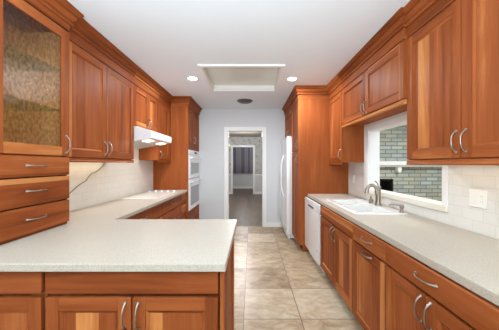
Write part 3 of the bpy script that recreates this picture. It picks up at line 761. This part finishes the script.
# pantry, fridge cabinet
GF = 0.732; PYa, PYb = 3.640, 4.228; fG = Face('R', GF+0.02)
t = thing('pantry_cabinet', 'tall cherry pantry cabinet between the white refrigerator and the dishwasher', 'cabinet', (1.1, 3.93, 0), 'tall cabinets')
mb = MB(); sk = GF+0.0
mb.box(GF+0.07, RB, PYa, PYa+0.02, 0, ZK, I['v']); mb.box(GF, RB, PYa, PYa+0.02, ZK, Z_CEIL-0.004, I['v'])
mb.box(GF+0.021, RB, PYa+0.02, PYb, ZK, Z_CEIL-0.004, I['z'])
mb.build('body', W4, t, bevel=0.0015)
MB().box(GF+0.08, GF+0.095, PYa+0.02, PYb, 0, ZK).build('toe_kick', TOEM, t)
add_door(fG, t, PYa+0.02, PYb, 1.58, 2.375, (PYa+0.05, 1.68, 'v')); add_door(fG, t, PYa+0.02, PYb, ZK+0.01, 1.572, (PYa+0.05, 1.45, 'v'))
add_crown(t, [(1.205, PYa-0.005), (GF-0.005, PYa-0.005), (GF-0.005, PYb)], 1, [I['x'], I['y']], 2.385, 0.0045)
t = thing('fridge_cabinet', 'cherry cabinet with two doors above the white refrigerator', 'cabinet', (1.1, 4.65, 1.89), 'tall cabinets')
MB().box(GF+0.021, RB, PYb, YB-0.002, 1.885, Z_CEIL-0.004, I['z']).build('body', W4, t, bevel=0.0015)
ym = (PYb+YB)/2
add_door(fG, t, PYb, ym, 1.89, 2.375, (ym-0.03, 1.97, 'v')); add_door(fG, t, ym, YB-0.002, 1.89, 2.375, (ym+0.03, 1.97, 'v'))
add_crown(t, [(GF-0.005, PYb), (GF-0.005, YB-0.002)], 1, I['y'], 2.385, 0.0045)

# refrigerator
t = thing('refrigerator', 'white side-by-side refrigerator beside the pantry at the back wall', 'refrigerator', (1.05, 4.65, 0))
ry0, ry1 = PYb+0.012, YB-0.02
MB().box(0.71, 1.45, ry0, ry1, 0.02, 1.86).build('cabinet_shell', APPL2, t, bevel=0.005)
rm = ry0+0.37
for a, b, hu in ((ry0, rm-0.003, rm-0.04), (rm+0.003, ry1, rm+0.04)):
    d = MB().box(0.64, 0.706, a, b, 0.075, 1.865).build('door', APPL, t, bevel=0.012, seg=3)
    pts = []; n = 16
    for i in range(n+1):
        s = -1+2*i/n; pts.append((0.64-0.055*(1-abs(s)**4), hu, 1.135+s*0.40))
    MB().tube(pts, 0.012, 10).build('handle', APPL, d)
MB().box(0.665, 0.70, ry0, ry1, 0.005, 0.07).build('toe_grille', APPL2, t, bevel=0.004)
for yy in (ry0+0.06, ry1-0.06): MB().lathe((0.8, yy, 0.0), [(0.02, 0), (0.02, 0.022)], seg=12).build('foot', DARK, t)
MB().box(0.655, 0.73, ry0+0.01, ry0+0.06, 1.862, 1.88).build('hinge_cover', APPL2, t, bevel=0.004)

# dishwasher
t = thing('dishwasher', 'white dishwasher under the worktop between pantry and sink base', 'dishwasher', (1.15, 3.25, 0))
wy0, wy1 = 2.886, 3.63
MB().box(RF+0.02, RB-0.02, wy0+0.004, wy1-0.004, ZK, 0.72).build('tub', APPL2, t)
MB().box(RF-0.02, RF+0.018, wy0, wy1, 0.115, 0.745).build('door', APPL, t, bevel=0.005)
cp = MB().box(RF-0.02, RF+0.018, wy0, wy1, 0.75, ZT-0.004).build('control_panel', APPL, t, bevel=0.005)
MB().box(RF-0.0225, RF-0.018, 3.12, 3.40, 0.765, 0.787).build('pocket_handle', DARK, cp, label='dark pocket handle slot')
MB().box(RF-0.0212, RF-0.018, 2.95, 2.97, 0.26, 0.275).build('badge', DARK, t)
MB().box(RF+0.05, RF+0.065, wy0, wy1, 0.002, ZK).build('toe_panel', APPL2, t)

# ------------------------------------------------------------------ sink and fittings
t = thing('sink', 'white double-bowl drop-in sink in the cream worktop', 'sink', (1.19, 2.58, ZC))
mb = MB()
def bowl(mb, x0, x1, y0, y1, z1, z0, inset=0.03):
    T = [(x0, y0), (x1, y0), (x1, y1), (x0, y1)]; B = [(x0+inset, y0+inset), (x1-inset, y0+inset), (x1-inset, y1-inset), (x0+inset, y1-inset)]
    vs = [(x, y, z1) for x, y in T]+[(x, y, z0) for x, y in B]
    mb.add(vs, [(k, (k+1) % 4, 4+(k+1) % 4, 4+k) for k in range(4)]+[(4, 5, 6, 7)])
RX0, RX1, RY0, RY1 = 0.972, 1.43, 2.15, 3.01; rz = ZC+0.012
ym = 2.62
b1 = (1.012, 1.345, 2.20, ym-0.022); b2 = (1.012, 1.345, ym+0.022, 2.955)
# rim as a flat deck round both bowls
xs = [RX0, b1[0], b1[1], RX1]; ys_ = [RY0, b1[2], b1[3], b2[2], b2[3], RY1]
for i in range(3):
    for j in range(5):
        if i == 1 and j in (1, 3): continue
        mb.add([(xs[i], ys_[j], rz), (xs[i+1], ys_[j], rz), (xs[i+1], ys_[j+1], rz), (xs[i], ys_[j+1], rz)], [(0, 1, 2, 3)])
e = 0.008
O = [(RX0, RY0), (RX1, RY0), (RX1, RY1), (RX0, RY1)]; Q = [(RX0-e, RY0-e), (RX1+e, RY0-e), (RX1+e, RY1+e), (RX0-e, RY1+e)]
mb.add([(x, y, rz) for x, y in O]+[(x, y, ZC+0.0003) for x, y in Q], [(k, (k+1) % 4, 4+(k+1) % 4, 4+k) for k in range(4)])
o = mb.build('rim', PORC, t)
for b in (b1, b2):
    mb = MB(); bowl(mb, *b, rz, ZC-0.17); bo = mb.build('bowl', PORC, t)
    c = ((b[0]+b[1])/2, (b[2]+b[3])/2, ZC-0.1695)
    MB().lathe(c, [(0.045, 0), (0.045, 0.003), (0.03, 0.004), (0.012, 0.002)], seg=20).build('drain', NICKEL, bo, label='nickel drain')
rz0 = rz+0.0005
t = thing('faucet', 'brushed nickel single-lever faucet standing at the back of the sink', 'faucet', (1.39, 2.56, rz))
fx, fy = 1.392, 2.56
MB().lathe((fx, fy, rz0), [(0.036, 0), (0.036, 0.006), (0.031, 0.012), (0.028, 0.022), (0.026, 0.10), (0.026, 0.17), (0.028, 0.19), (0.026, 0.205), (0.014, 0.216)], seg=20).build('body', NICKEL2, t)
pts = [(fx-0.012, fy, rz0+0.12), (fx-0.018, fy+0.001, rz0+0.155)]
for i in range(13):
    a = PI*0.9*i/12
    pts.append((fx-0.062+0.044*math.cos(a), fy+0.004+0.022*i/12, rz0+0.168+0.05*math.sin(a)))
q = pts[-1]; pts += [(q[0]-0.006, q[1]+0.002, q[2]-0.03), (q[0]-0.010, q[1]+0.003, q[2]-0.055)]
MB().tube(pts, [0.020, 0.020]+[0.0185]*12+[0.0185, 0.0205, 0.022], 12).build('spout', NICKEL2, t)
MB().tube([(fx, fy, rz0+0.205), (fx+0.002, fy+0.012, rz0+0.235), (fx-0.006, fy+0.026, rz0+0.252), (fx-0.012, fy+0.038, rz0+0.262)], [0.011, 0.009, 0.0075, 0.009], 10).build('lever', NICKEL2, t)
t = thing('side_sprayer', 'small dark nickel dome fitting between faucet and sink bowl', 'sprayer', (1.385, 2.70, rz))
MB().lathe((1.385, 2.70, rz0), [(0.024, 0), (0.024, 0.006), (0.015, 0.012), (0.013, 0.02)], seg=16).build('collar', NICKEL2, t)
MB().lathe((1.385, 2.70, rz0+0.0195), [(0.012, 0), (0.028, 0.004), (0.024, 0.02), (0.012, 0.032), (0.010, 0.05), (0.013, 0.058), (0.008, 0.064)], seg=16).build('head', NICKEL2, t)
t = thing('soap_dispenser', 'brushed nickel soap pump at the near corner of the sink', 'soap dispenser', (1.405, 2.18, rz))
sx, sy = 1.408, 2.185
MB().lathe((sx, sy, rz0), [(0.020, 0), (0.020, 0.006), (0.013, 0.012), (0.012, 0.034), (0.019, 0.04), (0.019, 0.066), (0.014, 0.072)], seg=16).build('body', NICKEL2, t)
MB().tube([(sx, sy, rz0+0.060), (sx-0.05, sy+0.03, rz0+0.068), (sx-0.085, sy+0.05, rz0+0.062), (sx-0.09, sy+0.053, rz0+0.052)], [0.008, 0.0065, 0.006, 0.006], 10).build('spout', NICKEL2, t)

# ------------------------------------------------------------------ outlets and cord
def outlet(label, y0, y1, z0, z1, gangs):
    t = thing('outlet_plate', label, 'outlet', (wr, (y0+y1)/2, z0), 'outlet plates on the backsplash')
    MB().box(wr-0.0065, wr-0.0003, y0, y1, z0, z1).build('plate', PLATE, t, bevel=0.002)
    w = (y1-y0)/gangs
    for g in range(gangs):
        yc = y0+w*(g+0.5)
        r = MB().box(wr-0.0085, wr-0.006, yc-0.017, yc+0.017, (z0+z1)/2-0.034, (z0+z1)/2+0.034).build('rocker' if g else 'receptacle', PLATE, t, bevel=0.001)
        if g == 0:
            mb = MB()
            for zz in (-0.018, 0.018):
                for yy in (-0.006, 0.006): mb.box(wr-0.009, wr-0.0083, yc+yy-0.001, yc+yy+0.001, (z0+z1)/2+zz-0.004, (z0+z1)/2+zz+0.004)
            mb.build('slots', RING, r)
outlet('white double outlet and switch plate under the big right wall cabinet', 1.492, 1.612, 1.08, 1.198, 2)
outlet('small white single outlet plate between pantry and pass-through casing', 3.40, 3.472, 1.09, 1.205, 1)
cx = XL+0.008+0.0045
cp = [(2.90, 1.41), (2.885, 1.37), (2.84, 1.33), (2.73, 1.275), (2.66, 1.262), (2.60, 1.215), (2.575, 1.185), (2.52, 1.168), (2.45, 1.14), (2.39, 1.105), (2.33, 1.07)]
tag(MB().tube([(cx, y, z) for y, z in [(y*0.968, 1.37+(z-1.37)*0.968) for y, z in cp]], 0.0026, 6).build('power_cord', CORDM, loc=(cx, 2.6, 1.2)), 'thin black cord hanging from the wall cabinet across the left backsplash', 'cord')

# ------------------------------------------------------------------ ceiling fittings
t = thing('ceiling_light_panel', 'large square ceiling light box with white frame and pale green panel', 'light fixture', (-0.12, 3.32, Z_CEIL))
mb = MB(); zf0 = Z_CEIL-0.024; zi = Z_CEIL-0.0005
ox0, ox1, oy0, oy1 = LX0-0.035, LX1+0.032, LY0-0.05, LY1+0.0
fw = [(0.0, zi), (0.0, zf0), (0.014, zf0-0.002), (0.035, Z_CEIL-0.004), (0.035, zi)]
path = [(ox0, oy0), (ox1, oy0), (ox1, oy1+0.03), (ox0, oy1+0.03)]
for k in range(4):
    a, b = path[k], path[(k+1) % 4]
mb.box(ox0, ox1, oy0, LY0+0.002, zf0, zi); mb.box(ox0, ox1, LY1-0.002, oy1+0.03, zf0, zi)
mb.box(ox0, LX0+0.002, LY0, LY1, zf0, zi); mb.box(LX1-0.002, ox1, LY0, LY1, zf0, zi)
mb.build('frame', TRIM, t, bevel=0.004)
mb = MB(); e = 0.014; zt = Z_CEIL+0.062
mb.box(LX0+0.001, LX0+e, LY0+0.001, LY1-0.001, Z_CEIL, zt); mb.box(LX1-e, LX1-0.001, LY0+0.001, LY1-0.001, Z_CEIL, zt)
mb.box(LX0+e, LX1-e, LY0+0.001, LY0+e, Z_CEIL, zt); mb.box(LX0+e, LX1-e, LY1-e, LY1-0.001, Z_CEIL, zt)
mb.build('reveal', TRIM, t)
MB().box(LX0+0.001, LX1-0.001, LY0+0.001, LY1-0.001, zt, zt+0.008).build('diffuser', PANELM, t, label='pale green-grey diffuser panel')
for lb, lx, ly in (('lit round recessed light left of the ceiling light box', -0.83, 3.28), ('lit round recessed light right of the ceiling light box, near the pantry', 0.575, 3.30)):
    t = thing('recessed_light', lb, 'ceiling light', (lx, ly, Z_CEIL), 'recessed ceiling lights')
    MB().lathe((lx, ly, Z_CEIL), [(0.078, -0.0003), (0.080, -0.004), (0.074, -0.007), (0.060, -0.004)], seg=32, close=False).build('trim_ring', TRIM, t)
    MB().lathe((lx, ly, Z_CEIL), [(0.062, -0.0045), (0.062, -0.0015)], seg=32).build('lens', LAMP, t)
vx, vy = -0.124, 4.446
t = thing('ceiling_vent', 'round dark grey ceiling vent above the doorway end of the kitchen', 'vent', (vx, vy, Z_CEIL))
MB().lathe((vx, vy, Z_CEIL), [(0.150, -0.0005), (0.152, -0.006), (0.142, -0.012), (0.128, -0.006)], seg=36, close=False).build('rim', VENTM, t)
for r in (0.115, 0.085, 0.055):
    MB().lathe((vx, vy, Z_CEIL), [(r-0.014, -0.002), (r+0.010, -0.024), (r+0.013, -0.023), (r-0.011, -0.0005)], seg=32, close=False).build('cone', VENTM, t)
MB().lathe((vx, vy, Z_CEIL), [(0.035, -0.026), (0.02, -0.03), (0.004, -0.031)], seg=24).lathe((vx, vy, Z_CEIL), [(0.006, -0.028), (0.006, -0.0005)], seg=10).build('hub', VENTM, t)
MB().lathe((vx, vy, Z_CEIL), [(0.128, -0.0012), (0.128, -0.0004)], seg=32).build('throat', DARK, t)
